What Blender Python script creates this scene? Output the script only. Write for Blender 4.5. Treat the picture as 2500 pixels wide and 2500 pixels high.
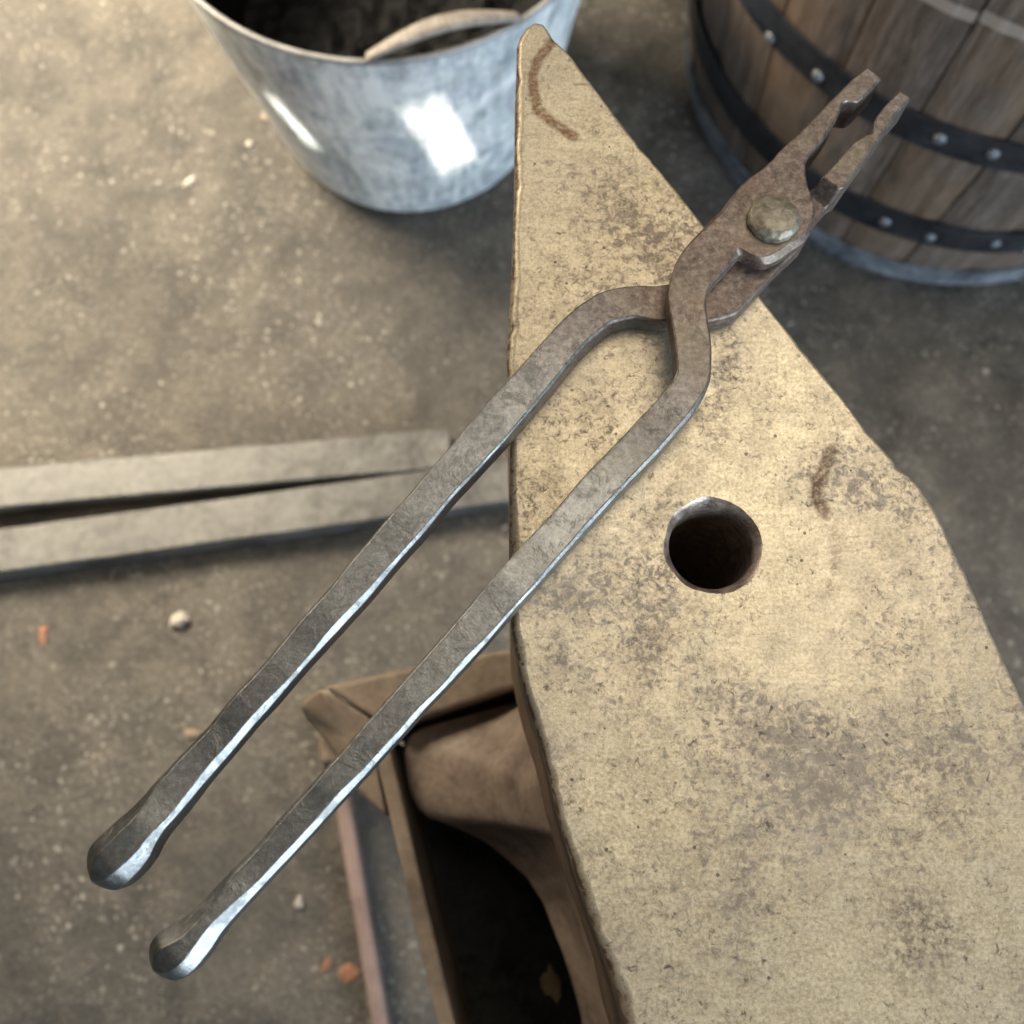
import bpy, bmesh, math, random
import numpy as np
from mathutils import Vector, Matrix, noise

# ------------------------------------------------------------------ camera, world, lamps, exposure
scene = bpy.context.scene
for o in list(bpy.data.objects):
    bpy.data.objects.remove(o)
COL = scene.collection
ZA = 0.75                                   # height of the anvil face above the floor

cam_data = bpy.data.cameras.new('camera')
cam = bpy.data.objects.new('camera', cam_data)
COL.objects.link(cam)
cam_data.sensor_width = 36.0
cam_data.lens = 36.0
cam_data.clip_start = 0.01
cam_data.clip_end = 60.0
_d = Vector((-15.0, -700.0, -2500.0)).normalized()      # straight down, in camera axes
_z = -_d
_y = (Vector((0, 1, 0)) - _z * _z.y).normalized()
_x = _y.cross(_z)
cam.matrix_world = Matrix.Translation((0, 0, ZA + 0.308)) @ Matrix((_x, _y, _z)).to_4x4()
cam_data.dof.use_dof = True
cam_data.dof.focus_distance = 0.318
cam_data.dof.aperture_fstop = 12.0
scene.camera = cam

world = bpy.data.worlds.new('World')
scene.world = world
world.use_nodes = True
_bg = world.node_tree.nodes['Background']
_bg.inputs['Color'].default_value = (0.92, 0.95, 1.0, 1)
_bg.inputs['Strength'].default_value = 0.06

def area(name, loc, target, sx, sy, power, color, spread=180):
    l = bpy.data.lights.new(name, 'AREA')
    l.shape = 'RECTANGLE'; l.size = sx; l.size_y = sy
    l.energy = power; l.color = color; l.spread = math.radians(spread)
    o = bpy.data.objects.new(name, l); COL.objects.link(o)
    o.location = loc
    o.rotation_euler = (Vector(target) - Vector(loc)).to_track_quat('-Z', 'Y').to_euler()
    return o

def beam(name, loc, target, deg, power, color, roll, half_w, half_h, shear=0.0):
    """sunlight let in through a small rectangular opening far behind the camera"""
    l = bpy.data.lights.new(name, 'SPOT')
    l.energy = power; l.color = color; l.spot_size = math.radians(deg)
    l.spot_blend = 0.02; l.shadow_soft_size = 0.003
    o = bpy.data.objects.new(name, l); COL.objects.link(o)
    o.location = loc
    q = (Vector(target) - Vector(loc)).to_track_quat('-Z', 'Y')
    R3 = q.to_matrix() @ Matrix.Rotation(roll, 3, 'Z')
    o.rotation_euler = R3.to_euler()
    l.use_nodes = True
    t = l.node_tree; em = t.nodes['Emission']
    geo = t.nodes.new('ShaderNodeNewGeometry')
    def mm(op, a, b):
        n = t.nodes.new('ShaderNodeMath'); n.operation = op
        for s, v in zip(n.inputs, (a, b)):
            if isinstance(v, (int, float)): s.default_value = v
            else: t.links.new(v, s)
        return n.outputs[0]
    def dot(v):
        n = t.nodes.new('ShaderNodeVectorMath'); n.operation = 'DOT_PRODUCT'
        t.links.new(geo.outputs['Incoming'], n.inputs[0]); n.inputs[1].default_value = tuple(v)
        return n.outputs['Value']
    dx, dy, dz = dot(R3.col[0]), dot(R3.col[1]), dot(-R3.col[2])
    u = mm('DIVIDE', dx, dz); v = mm('DIVIDE', dy, dz)
    u = mm('ADD', u, mm('MULTIPLY', v, shear))
    e = mm('MAXIMUM', mm('DIVIDE', mm('ABSOLUTE', u, 0.0), half_w), mm('DIVIDE', mm('ABSOLUTE', v, 0.0), half_h))
    n = t.nodes.new('ShaderNodeMapRange'); t.links.new(e, n.inputs[0])
    for s, val in zip(n.inputs[1:5], (0.55, 1.28, 1.0, 0.0)): s.default_value = val
    t.links.new(n.outputs[0], em.inputs['Strength'])
    return o

area('workshop_lamp', (-1.15, 1.35, 1.15), (-0.66, 0.88, 0.0), 0.8, 0.8, 44.0, (1.0, 0.875, 0.67), 96)
area('ceiling_lamp', (0.55, 0.75, 2.7), (0.1, 0.1, 0.75), 1.3, 1.3, 27.0, (1.0, 0.905, 0.745))
area('doorway_light', (2.1, -2.3, 1.55), (0.0, 0.2, 0.6), 2.3, 2.0, 195.0, (0.70, 0.86, 1.0))
beam('sunbeam', (0.9, -1.2, 1.9), (-0.0628, 0.6301, 0.1823), 4.6, 1350.0, (1.0, 0.96, 0.86), 0.0, 0.0072, 0.0178, 0.39)
beam('sunbeam_narrow', (-0.55, -1.4, 2.3), (-0.2134, 0.6524, 0.1739), 4.6, 1700.0, (1.0, 0.97, 0.82), 0.0, 0.0034, 0.0085, 0.52)

vs = scene.view_settings
vs.view_transform = 'Standard'
vs.look = 'None'
vs.exposure = 0.12
vs.gamma = 1.0
vs.use_curve_mapping = False

# ------------------------------------------------------------------ helpers
def link(o, parent=None):
    COL.objects.link(o)
    if parent is not None:
        o.parent = parent
        o.matrix_parent_inverse = pworld(parent).inverted()
    return o

def pworld(o):
    m = o.matrix_basis.copy()
    if o.parent is not None:
        m = pworld(o.parent) @ o.matrix_parent_inverse @ m
    return m

def tag(o, label=None, cat=None, group=None, kind=None):
    if label: o['label'] = label
    if cat: o['category'] = cat
    if group: o['group'] = group
    if kind: o['kind'] = kind
    return o

def thing(name, label, cat, loc=(0, 0, 0), group=None):
    o = bpy.data.objects.new(name, None)
    o.empty_display_size = 0.03
    o.location = loc
    COL.objects.link(o)
    return tag(o, label, cat, group)

def mesh_obj(name, verts, faces, mat, parent=None, smooth=True, loc=None):
    me = bpy.data.meshes.new(name)
    me.from_pydata([tuple(v) for v in verts], [], [tuple(f) for f in faces])
    me.update()
    bm = bmesh.new(); bm.from_mesh(me)
    bmesh.ops.recalc_face_normals(bm, faces=bm.faces)
    bm.to_mesh(me); bm.free()
    me.polygons.foreach_set('use_smooth', [smooth] * len(me.polygons))
    me.materials.append(mat)
    o = bpy.data.objects.new(name, me)
    if loc is not None: o.location = loc
    return link(o, parent)

def bevel(o, w, seg=2, ang=35):
    m = o.modifiers.new('bevel', 'BEVEL'); m.width = w; m.segments = seg
    m.limit_method = 'ANGLE'; m.angle_limit = math.radians(ang); m.harden_normals = False
    return o

def n1(x, k=0.0, seed=0.0):
    return noise.noise(Vector((x, k * 7.31 + 0.37, seed * 3.17 + 0.11)))

def loft(rings, closed=True, cap0=False, cap1=False):
    """rings: list of equally long point lists -> verts, faces"""
    n = len(rings[0]); V = [p for r in rings for p in r]; Fc = []
    for i in range(len(rings) - 1):
        for j in range(n if closed else n - 1):
            k = (j + 1) % n
            Fc.append((i * n + j, i * n + k, (i + 1) * n + k, (i + 1) * n + j))
    if cap0: Fc.append(tuple(range(n - 1, -1, -1)))
    if cap1: Fc.append(tuple((len(rings) - 1) * n + j for j in range(n)))
    return V, Fc

def lathe(profile, seg=96, a0=0.0, a1=2 * math.pi):
    full = abs(a1 - a0 - 2 * math.pi) < 1e-6
    m = seg if full else seg + 1
    rings = []
    for i in range(m):
        a = a0 + (a1 - a0) * i / seg
        rings.append([(r * math.cos(a), r * math.sin(a), z) for r, z in profile])
    V, Fc = loft(rings, closed=False)
    if full:
        n = len(profile); b = (m - 1) * n
        for j in range(n - 1):
            Fc.append((b + j, b + j + 1, j + 1, j))
    return V, Fc

def box_between(a, b, width, z0, z1, side=0.0):
    """bar running from a to b in plan"""
    a = Vector((a[0], a[1])); b = Vector((b[0], b[1]))
    d = (b - a).normalized(); n = Vector((-d.y, d.x))
    l = n * (width / 2 + side); r = n * (-width / 2 + side)
    P = [a + l, a + r, b + r, b + l]
    V = [(p.x, p.y, z0) for p in P] + [(p.x, p.y, z1) for p in P]
    Fc = [(0, 1, 2, 3), (4, 7, 6, 5), (0, 4, 5, 1), (1, 5, 6, 2), (2, 6, 7, 3), (3, 7, 4, 0)]
    return V, Fc

def prism(poly, z0, z1):
    n = len(poly)
    V = [(x, y, z0) for x, y in poly] + [(x, y, z1) for x, y in poly]
    Fc = [tuple(range(n)), tuple(range(2 * n - 1, n - 1, -1))]
    for i in range(n):
        j = (i + 1) % n
        Fc.append((i, n + i, n + j, j))
    return V, Fc

def resample(pts, step, closed=True):
    P = np.array(pts, float)
    if closed: P = np.vstack([P, P[:1]])
    s = np.concatenate([[0], np.cumsum(np.linalg.norm(np.diff(P, axis=0), axis=1))])
    n = max(4, int(round(s[-1] / step)))
    t = np.linspace(0, s[-1], n + 1)
    if closed: t = t[:-1]
    return np.stack([np.interp(t, s, P[:, k]) for k in range(P.shape[1])], 1)

def gsm(a, k):
    if k <= 0: return a
    x = np.arange(-3 * k, 3 * k + 1); w = np.exp(-0.5 * (x / k) ** 2); w /= w.sum()
    p = np.pad(a, (3 * k, 3 * k), mode='reflect', reflect_type='odd')
    return np.convolve(p, w, mode='valid')

# ------------------------------------------------------------------ node helpers
class NT:
    def __init__(self, name):
        self.m = bpy.data.materials.new(name); self.m.use_nodes = True
        self.t = self.m.node_tree; self.b = self.t.nodes['Principled BSDF']
        self.pos = self.t.nodes.new('ShaderNodeTexCoord').outputs['Object']
    def node(self, typ, **kw):
        n = self.t.nodes.new(typ)
        for k, v in kw.items(): setattr(n, k, v)
        return n
    def put(self, sock, v):
        if isinstance(v, (int, float, tuple, list)):
            if sock.type == 'RGBA' and len(v) == 3: v = (*v, 1)
            sock.default_value = v
        else: self.t.links.new(v, sock)
    def math(self, op, a, b=0.0, c=None, clamp=False):
        n = self.node('ShaderNodeMath', operation=op, use_clamp=clamp)
        self.put(n.inputs[0], a); self.put(n.inputs[1], b)
        if c is not None: self.put(n.inputs[2], c)
        return n.outputs[0]
    def vmath(self, op, a, b=None, scale=None):
        n = self.node('ShaderNodeVectorMath', operation=op)
        self.put(n.inputs[0], a)
        if b is not None: self.put(n.inputs[1], b)
        if scale is not None: self.put(n.inputs['Scale'], scale)
        return n
    def noise(self, scale, detail=4, rough=0.55, vec=None, dist=0.0):
        n = self.node('ShaderNodeTexNoise')
        self.put(n.inputs['Vector'], vec or self.pos)
        n.inputs['Scale'].default_value = scale; n.inputs['Detail'].default_value = detail
        n.inputs['Roughness'].default_value = rough; n.inputs['Distortion'].default_value = dist
        return n.outputs['Fac']
    def voronoi(self, scale, feature='F1', vec=None, out='Distance', rand=1.0):
        n = self.node('ShaderNodeTexVoronoi', feature=feature)
        self.put(n.inputs['Vector'], vec or self.pos)
        n.inputs['Scale'].default_value = scale; n.inputs['Randomness'].default_value = rand
        return n.outputs[out]
    def ramp(self, fac, stops, interp='LINEAR'):
        n = self.node('ShaderNodeValToRGB'); self.put(n.inputs[0], fac)
        cr = n.color_ramp; cr.interpolation = interp
        while len(cr.elements) < len(stops): cr.elements.new(0.5)
        for e, (p, c) in zip(cr.elements, stops):
            e.position = p
            e.color = (c, c, c, 1) if isinstance(c, (int, float)) else (*c, 1)
        return n.outputs[0]
    def map(self, v, a, b, c=0.0, d=1.0, smooth=False):
        n = self.node('ShaderNodeMapRange')
        if smooth: n.interpolation_type = 'SMOOTHSTEP'
        self.put(n.inputs[0], v)
        for i, x in enumerate((a, b, c, d)): self.put(n.inputs[i + 1], x)
        return n.outputs[0]
    def mix(self, fac, a, b, blend='MIX'):
        n = self.node('ShaderNodeMix', data_type='RGBA', blend_type=blend)
        self.put(n.inputs[0], fac); self.put(n.inputs[6], a); self.put(n.inputs[7], b)
        return n.outputs[2]
    def stretch(self, sc, rot=(0, 0, 0)):
        n = self.node('ShaderNodeMapping'); self.put(n.inputs[0], self.pos)
        n.inputs['Scale'].default_value = sc; n.inputs['Rotation'].default_value = rot
        return n.outputs[0]
    def bump(self, h, strength, dist=0.001, prev=None):
        n = self.node('ShaderNodeBump'); self.put(n.inputs['Height'], h)
        n.inputs['Strength'].default_value = strength; n.inputs['Distance'].default_value = dist
        if prev is not None: self.put(n.inputs['Normal'], prev)
        return n.outputs[0]
    def polyline_dist(self, pts, vec):
        best = None
        for a, b in zip(pts[:-1], pts[1:]):
            a = Vector((*a, 0)); b = Vector((*b, 0)); ba = b - a
            pa = self.vmath('SUBTRACT', vec, tuple(a)).outputs[0]
            h = self.math('MULTIPLY', self.vmath('DOT_PRODUCT', pa, tuple(ba)).outputs['Value'], 1 / ba.length_squared, clamp=True)
            n = self.node('ShaderNodeVectorMath', operation='SCALE')
            n.inputs[0].default_value = tuple(ba); self.put(n.inputs['Scale'], h)
            d = self.vmath('DISTANCE', pa, n.outputs[0]).outputs['Value']
            best = d if best is None else self.math('MINIMUM', best, d)
        return best
    def done(self, color=None, rough=None, metal=None, normal=None, **kw):
        if color is not None: self.put(self.b.inputs['Base Color'], color)
        if rough is not None: self.put(self.b.inputs['Roughness'], rough)
        if metal is not None: self.put(self.b.inputs['Metallic'], metal)
        if normal is not None: self.put(self.b.inputs['Normal'], normal)
        for k, v in kw.items(): self.put(self.b.inputs[k], v)
        return self.m
# ------------------------------------------------------------------ measured outlines, millimetres in plan
AL=[(120.5,236.5),(116.7,233.1),(113.1,229.5),(108.4,224.6),(104.1,219.6),(99.4,214.6),(94.4,209.5),(89.6,204.8),(88.2,202.7),(84.2,198.5),(80.1,195.7),(77.1,192.9),(73.9,189.4),(71.8,186.6),(69.5,183.3),(66.7,180.8),(63.6,177.1),(61.1,173.9),(57.8,170.2),(54.7,165.6),(52.9,161.1),(51.9,156.6),(51.1,152.2),(51.3,147.8),(51.9,142.6),(52.5,136.9),(52.7,131.3),(52.7,127.1),(51.2,123.9),(47.9,119.9),(44.4,116.1),(40.2,112.7),(33.6,104.8),(25.9,97.1),(21.1,90.5),(8.1,75.9),(-1.3,67.3),(-7.3,58.1),(-13.6,51.7),(-18.3,46.3),(-25.9,37.2),(-32.3,29.8),(-37.9,23.4),(-43.8,16.7),(-49.7,9.9),(-63.6,-5.5),(-68.4,-10.9),(-72.5,-16.3),(-76.6,-20.8),(-80.2,-23.8),(-84.0,-27.7),(-87.8,-31.2),(-91.1,-33.4),(-94.5,-35.3),(-96.3,-37.5),(-97.3,-40.4),(-96.8,-42.9),(-95.3,-45.3)]
AR=[(125.5,232.3),(122.8,229.0),(120.0,226.0),(117.3,223.9),(115.9,224.4),(113.7,224.6),(112.3,223.1),(111.6,220.5),(110.0,217.1),(107.2,212.8),(104.7,209.3),(102.2,206.7),(100.1,204.3),(98.8,201.7),(98.2,199.2),(98.3,195.5),(98.8,191.9),(100.1,187.2),(100.5,183.7),(99.9,179.6),(98.4,175.6),(95.8,172.1),(92.5,170.0),(88.7,167.0),(85.7,165.2),(82.6,164.4),(79.6,165.4),(77.3,167.0),(75.8,168.6),(71.7,164.3),(67.0,158.9),(65.2,156.7),(63.8,153.1),(63.2,149.1),(63.5,144.3),(63.9,140.0),(64.0,134.8),(63.7,128.0),(63.2,124.1),(61.4,119.9),(59.5,117.0),(57.6,114.0),(55.1,111.1),(51.8,107.4),(44.1,99.8),(37.7,92.4),(8.0,59.4),(0.6,51.0),(-7.2,41.9),(-12.2,36.2),(-18.6,29.1),(-22.6,25.5),(-27.1,19.4),(-33.0,13.2),(-40.4,5.7),(-50.1,-5.5),(-55.5,-10.9),(-60.6,-16.3),(-65.6,-21.3),(-69.5,-25.8),(-72.7,-30.2),(-75.9,-33.7),(-78.3,-37.0),(-80.7,-40.5),(-83.3,-43.7),(-86.3,-46.1),(-89.4,-47.0),(-92.9,-46.6),(-95.3,-45.3)]
AC=[(123.9,236.2),(116.9,230.0),(110.1,223.3),(104.7,216.9),(98.7,209.5),(93.3,201.7),(88.6,192.4),(84.8,181.8),(78.8,176.4),(70.5,171.0),(62.9,163.3),(58.5,154.6),(57.6,148.1),(58.1,141.1),(58.7,134.1),(58.0,126.5),(54.9,118.3),(50.9,114.0),(41.5,103.8),(28.4,91.8),(1.8,60.3),(-16.3,40.1),(-35.5,18.3),(-56.5,-7.7),(-72.2,-22.7),(-82.7,-34.0),(-90.9,-42.3),(-95.0,-45.2)]
BL=[(131.1,227.7),(126.9,223.2),(123.8,219.1),(122.8,217.1),(122.3,214.2),(121.7,212.5),(119.4,211.9),(117.6,210.5),(115.2,209.1),(111.6,204.8),(107.3,199.8),(103.5,195.6),(102.0,193.4),(103.3,195.1),(99.3,196.1),(93.3,198.2),(87.0,197.6),(81.6,194.8),(77.7,190.1),(75.5,184.0),(74.6,177.9),(71.8,171.8),(66.2,166.6),(59.3,162.1),(48.4,160.1),(43.2,160.3),(38.3,159.7),(33.5,158.5),(29.4,156.8),(23.1,152.1),(17.9,146.7),(12.8,140.4),(8.4,135.8),(4.3,130.7),(-0.1,125.6),(-5.7,118.5),(-12.3,110.7),(-15.9,105.9),(-22.4,97.9),(-28.8,90.0),(-35.1,82.2),(-41.3,74.2),(-47.4,66.3),(-53.2,59.3),(-58.2,53.2),(-62.7,48.1),(-68.5,40.6),(-74.3,33.1),(-80.0,26.4),(-83.4,23.1),(-88.7,16.1),(-92.8,10.5),(-97.0,5.8),(-101.4,1.1),(-105.8,-2.9),(-109.9,-6.9),(-113.4,-10.1),(-115.8,-12.6),(-117.0,-15.7),(-116.6,-18.8),(-115.1,-21.9)]
BR=[(135.9,225.9),(131.1,220.6),(126.8,214.3),(121.1,206.8),(115.4,198.9),(110.4,191.7),(108.7,191.2),(105.1,187.0),(101.4,181.7),(97.9,174.9),(92.9,170.2),(87.5,164.7),(82.6,159.1),(77.7,153.7),(74.6,150.5),(70.0,148.7),(65.5,147.8),(59.9,147.7),(53.9,147.4),(48.0,147.6),(41.9,148.7),(38.4,148.0),(33.3,146.1),(29.8,142.7),(26.3,139.4),(22.9,135.4),(18.0,128.8),(13.6,123.1),(7.9,116.0),(3.2,110.0),(-0.7,105.1),(-6.9,97.8),(-6.0,99.7),(-14.1,90.4),(-18.9,84.6),(-25.2,75.9),(-31.5,68.3),(-40.7,57.5),(-49.1,46.9),(-50.1,46.8),(-56.0,39.6),(-60.4,34.0),(-66.2,27.0),(-71.9,20.3),(-79.0,12.2),(-75.0,17.0),(-80.6,10.2),(-85.3,4.0),(-89.7,-1.8),(-93.0,-5.5),(-95.3,-9.8),(-97.6,-14.1),(-100.7,-18.6),(-103.4,-21.7),(-106.4,-24.0),(-109.3,-24.4),(-112.9,-23.3),(-115.1,-21.9)]
BC=[(134.1,227.6),(127.7,219.9),(125.0,216.2),(117.5,206.4),(109.8,197.1),(105.5,190.9),(98.7,184.8),(90.1,183.2),(82.5,170.4),(75.2,161.4),(67.0,157.0),(60.2,154.8),(53.6,154.1),(47.0,154.3),(40.3,154.3),(33.7,152.6),(27.0,147.5),(20.3,141.1),(12.3,131.1),(1.9,118.0),(-22.1,90.1),(-47.3,58.0),(-69.0,31.3),(-82.2,16.1),(-91.7,3.5),(-100.1,-6.5),(-108.5,-15.3),(-115.1,-21.9)]
FACE_RAW=[(4.9,264.3),(7.8,269.4),(11.3,270.1),(13.6,269.5),(17.7,262.4),(22.9,256.1),(30.6,243.7),(34.5,237.5),(41.3,226.7),(46.6,218.2),(53.5,208.5),(62.1,195.6),(68.7,184.9),(77.6,171.8),(86.3,158.2),(102.1,134.7),(108.2,125.5),(115.3,113.8),(120.1,107.7),(123.7,103.1),(123.8,101.0),(127.6,98.5),(130.6,94.7),(134.2,88.0),(136.7,81.5),(139.1,73.7),(141.9,66.6),(148.2,46.3),(154.3,27.3),(165.6,-10.5),(177.1,-54.8),(183.0,-85.0),(43.8,-98.9),(36.0,-73.7),(33.2,-59.6),(28.6,-45.2),(23.3,-31.0),(20.1,-21.4),(15.1,-4.9),(11.3,12.1),(6.6,26.7),(3.7,38.6),(2.8,44.0),(1.9,48.3),(1.4,53.9),(1.0,79.6),(1.3,106.5),(0.5,127.8),(0.3,140.8),(0.8,152.2),(1.5,163.8),(1.9,171.7),(2.7,196.3),(3.2,234.4),(4.0,261.0)]
RUST_MARKS=[
 ([(16.1, 261.0), (11.5, 253.8), (9.4, 246.7), (9.9, 238.8), (11.0, 233.1), (15.7, 227.9), (20.9, 224.5), (23.6, 221.9)],2.5,1.3,(0.155,0.085,0.045),1.0),
 ([(103.5, 106.5), (99.0, 97.6), (97.6, 91.8), (99.5, 86.4)],3.0,1.8,(0.095,0.055,0.036),1.0),
 ([(23.8, 243.4), (29.8, 243.2)],0.7,0.4,(0.20,0.14,0.08),0.7),
 ([(100.7, 84.0), (102.9, 77.3), (101.0, 66.0), (98.7, 60.5)],3.5,3.0,(0.15,0.10,0.07),0.6),
 ([(73.4, 143.1), (71.6, 133.2), (69.3, 122.1), (66.5, 108.7)],5.0,4.5,(0.085,0.065,0.050),0.75),
 ([(114.3, -31.4), (120.3, -37.6), (113.2, -42.2)],13.0,12.0,(0.10,0.07,0.055),0.85),
 ([(39.9, 36.6), (47.6, 46.4)],9.0,8.5,(0.13,0.09,0.07),0.65),
 ([(38.3, 64.1), (52.2, 94.3), (60.4, 102.4)],6.0,5.5,(0.13,0.095,0.07),0.45),
]
# tub handle [-0.11045354  0.57595003] -89.33396543598187 0.21906477394491253
# tub handle [0.01408743 0.61690481] -54.48862253257679 0.21879010291244644
# ------------------------------------------------------------------ materials
def flat_xy(N, vec=None):
    n = N.node('ShaderNodeVectorMath', operation='MULTIPLY')
    N.put(n.inputs[0], vec or N.pos); n.inputs[1].default_value = (1, 1, 0)
    return n.outputs[0]

def mat_floor():
    N = NT('dusty_concrete')
    big = N.noise(2.6, 6, 0.62, dist=0.5)
    mid = N.noise(15, 7, 0.70, dist=0.3)
    fine = N.noise(150, 6, 0.72)
    col = N.ramp(N.math('ADD', N.math('MULTIPLY', big, 0.42), N.math('MULTIPLY', mid, 0.58)),
                 [(0.38, (0.023, 0.0195, 0.0155)), (0.48, (0.054, 0.046, 0.037)), (0.58, (0.096, 0.083, 0.067))])
    col = N.mix(0.70, col, N.ramp(fine, [(0.32, 0.22), (0.68, 0.78)]), 'OVERLAY')
    # pale grit: cell size, brightness and shape all vary
    warp = N.node('ShaderNodeTexNoise'); N.put(warp.inputs['Vector'], N.pos); warp.inputs['Scale'].default_value = 90; warp.inputs['Detail'].default_value = 3
    pv = N.vmath('ADD', N.pos, N.vmath('SCALE', N.vmath('SUBTRACT', warp.outputs['Color'], (0.5, 0.5, 0.5)).outputs[0], scale=0.012).outputs[0]).outputs[0]
    patchy = N.map(N.noise(5.5, 4, 0.6), 0.40, 0.62)
    for sc, r, sel, k in ((52, 0.22, 0.66, 0.70), (110, 0.30, 0.50, 0.75), (240, 0.36, 0.42, 0.70)):
        d = N.voronoi(sc, vec=pv); c = N.voronoi(sc, vec=pv, out='Color')
        s = N.math('MULTIPLY', N.map(d, r, r * 0.55), N.map(c, sel, 1.0, 0.0, 1.6))
        s = N.math('MULTIPLY', s, N.map(patchy, 0, 1, 0.22, 1.0), clamp=True)
        col = N.mix(N.math('MULTIPLY', s, k, clamp=True), col, (0.36, 0.330, 0.290))
    stain = N.map(N.noise(7.5, 7, 0.72, dist=1.0), 0.56, 0.66)
    col = N.mix(N.math('MULTIPLY', stain, 0.55), col, (0.017, 0.015, 0.013))
    rusty = N.map(N.noise(11, 6, 0.7, dist=0.6), 0.63, 0.72)
    col = N.mix(N.math('MULTIPLY', rusty, 0.35), col, (0.075, 0.044, 0.025))
    h = N.math('ADD', N.math('MULTIPLY', mid, 0.9), N.math('MULTIPLY', fine, 0.45))
    nb = N.bump(h, 0.85, 0.008)
    return N.done(col, N.map(mid, 0.35, 0.65, 0.36, 0.72), 0.0, nb)

def mat_anvil_face():
    N = NT('worn_anvil_steel')
    xy = flat_xy(N)
    sep = N.node('ShaderNodeSeparateXYZ'); N.put(sep.inputs[0], N.pos)
    z = sep.outputs[2]
    top = N.map(N.math('ADD', z, N.math('MULTIPLY', N.math('SUBTRACT', N.noise(420, 4, 0.7), 0.5), 0.0012)), ZA - 0.0010, ZA - 0.0002)
    big = N.noise(22, 5, 0.62)
    mid = N.noise(95, 5, 0.68)
    fine = N.noise(900, 8, 0.78, dist=0.3)
    grit = N.noise(1500, 3, 0.75)
    # bare steel with a tan film
    col = N.ramp(fine, [(0.36, (0.285, 0.230, 0.150)), (0.48, (0.440, 0.370, 0.254)), (0.60, (0.595, 0.520, 0.380))])
    # grey brown film where the oxide is thicker
    cloud = N.noise(17, 7, 0.70, dist=0.3)
    speckle = N.noise(380, 8, 0.80, dist=0.8)
    film = N.map(N.math('ADD', speckle, N.math('MULTIPLY', cloud, 0.72)), 0.885, 1.010)
    col = N.mix(N.math('MULTIPLY', film, 0.85), col, (0.110, 0.080, 0.062))
    col = N.mix(N.map(cloud, 0.40, 0.66, 0.0, 0.42), col, (0.270, 0.215, 0.165))
    brush = N.math('ADD', N.noise(75, 5, 0.65, N.stretch((1.2, 7, 1), (0, 0, 0.15))), N.noise(60, 5, 0.65, N.stretch((3.0, 1.6, 1), (0, 0, 0.7))))
    col = N.mix(N.map(brush, 0.98, 1.26, 0.0, 0.26), col, (0.640, 0.570, 0.420))
    col = N.mix(N.map(brush, 1.00, 0.74, 0.0, 0.26), col, (0.235, 0.188, 0.125))
    ash = N.map(N.noise(9, 4, 0.6), 0.42, 0.62)
    col = N.mix(N.math('MULTIPLY', ash, 0.42), col, (0.40, 0.345, 0.285))
    # dark pits and flecks
    fl = N.math('MULTIPLY', N.map(N.noise(300, 8, 0.80, dist=0.5), 0.560, 0.62), N.map(N.noise(40, 5, 0.68), 0.43, 0.54))
    col = N.mix(N.math('MULTIPLY', fl, 0.85), col, (0.055, 0.041, 0.032))
    dots = N.math('MULTIPLY', N.math('LESS_THAN', N.voronoi(150, vec=xy), 0.085), N.math('GREATER_THAN', N.voronoi(150, vec=xy, out='Color'), 0.62))
    col = N.mix(N.math('MULTIPLY', dots, 0.8), col, (0.05, 0.038, 0.03))
    # fine hammer and file scratches, two directions
    s1 = N.noise(60, 3, 0.6, N.stretch((2.0, 26, 1), (0, 0, 0.12)))
    s2 = N.noise(60, 3, 0.6, N.stretch((30, 2.2, 1), (0, 0, 0.5)))
    scr = N.math('MAXIMUM', N.map(s1, 0.70, 0.78), N.map(s2, 0.70, 0.78))
    col = N.mix(N.math('MULTIPLY', scr, 0.25), col, (0.14, 0.105, 0.078))
    s3 = N.noise(70, 2, 0.5, N.stretch((1.0, 34, 1), (0, 0, -0.30)))
    col = N.mix(N.map(s3, 0.70, 0.80, 0.0, 0.25), col, (0.72, 0.65, 0.50))
    # rust marks with a shape of their own
    wob = N.node('ShaderNodeTexNoise'); N.put(wob.inputs['Vector'], N.pos); wob.inputs['Scale'].default_value = 190; wob.inputs['Detail'].default_value = 7; wob.inputs['Roughness'].default_value = 0.72
    off = N.vmath('SCALE', N.vmath('SUBTRACT', wob.outputs['Color'], (0.5, 0.5, 0.5)).outputs[0], scale=0.0034).outputs[0]
    vec = flat_xy(N, N.vmath('ADD', N.pos, off).outputs[0])
    for pts, w, soft, c, k in RUST_MARKS:
        d = N.polyline_dist([(x / 1000, y / 1000) for x, y in pts], vec)
        f = N.map(d, w / 1000, (w - soft) / 1000)
        if soft > 2.5:
            f = N.math('MULTIPLY', f, N.map(N.noise(360, 4, 0.7), 0.44, 0.60))
        else:
            f = N.math('MULTIPLY', f, N.map(N.noise(520, 6, 0.75), 0.36, 0.56, 0.35, 1.0))
        col = N.mix(N.math('MULTIPLY', f, k), col, c)
    # the rolled edges and flanks: brown rust with bare chips
    chips = N.map(N.noise(300, 4, 0.7), 0.46, 0.56)
    edge = N.mix(chips, (0.095, 0.055, 0.034), (0.300, 0.238, 0.170))
    flank = N.mix(N.map(N.noise(140, 5), 0.35, 0.65), (0.105, 0.062, 0.038), (0.185, 0.115, 0.070))
    edge = N.mix(N.map(z, ZA - 0.010, ZA - 0.004), flank, edge)
    col = N.mix(top, edge, col)
    rough = N.math('ADD', N.map(mid, 0.3, 0.7, 0.40, 0.54), N.math('MULTIPLY', film, 0.16))
    metal = N.mix(top, (0.1, 0.1, 0.1), N.ramp(film, [(0, 0.66), (1, 0.25)]))
    nb = N.bump(N.math('ADD', N.math('MULTIPLY', fine, 0.7), N.math('MULTIPLY', grit, 0.3)), 0.12, 0.0003)
    nb = N.bump(N.math('ADD', mid, N.math('MULTIPLY', scr, -0.5)), 0.25, 0.0010, nb)
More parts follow.
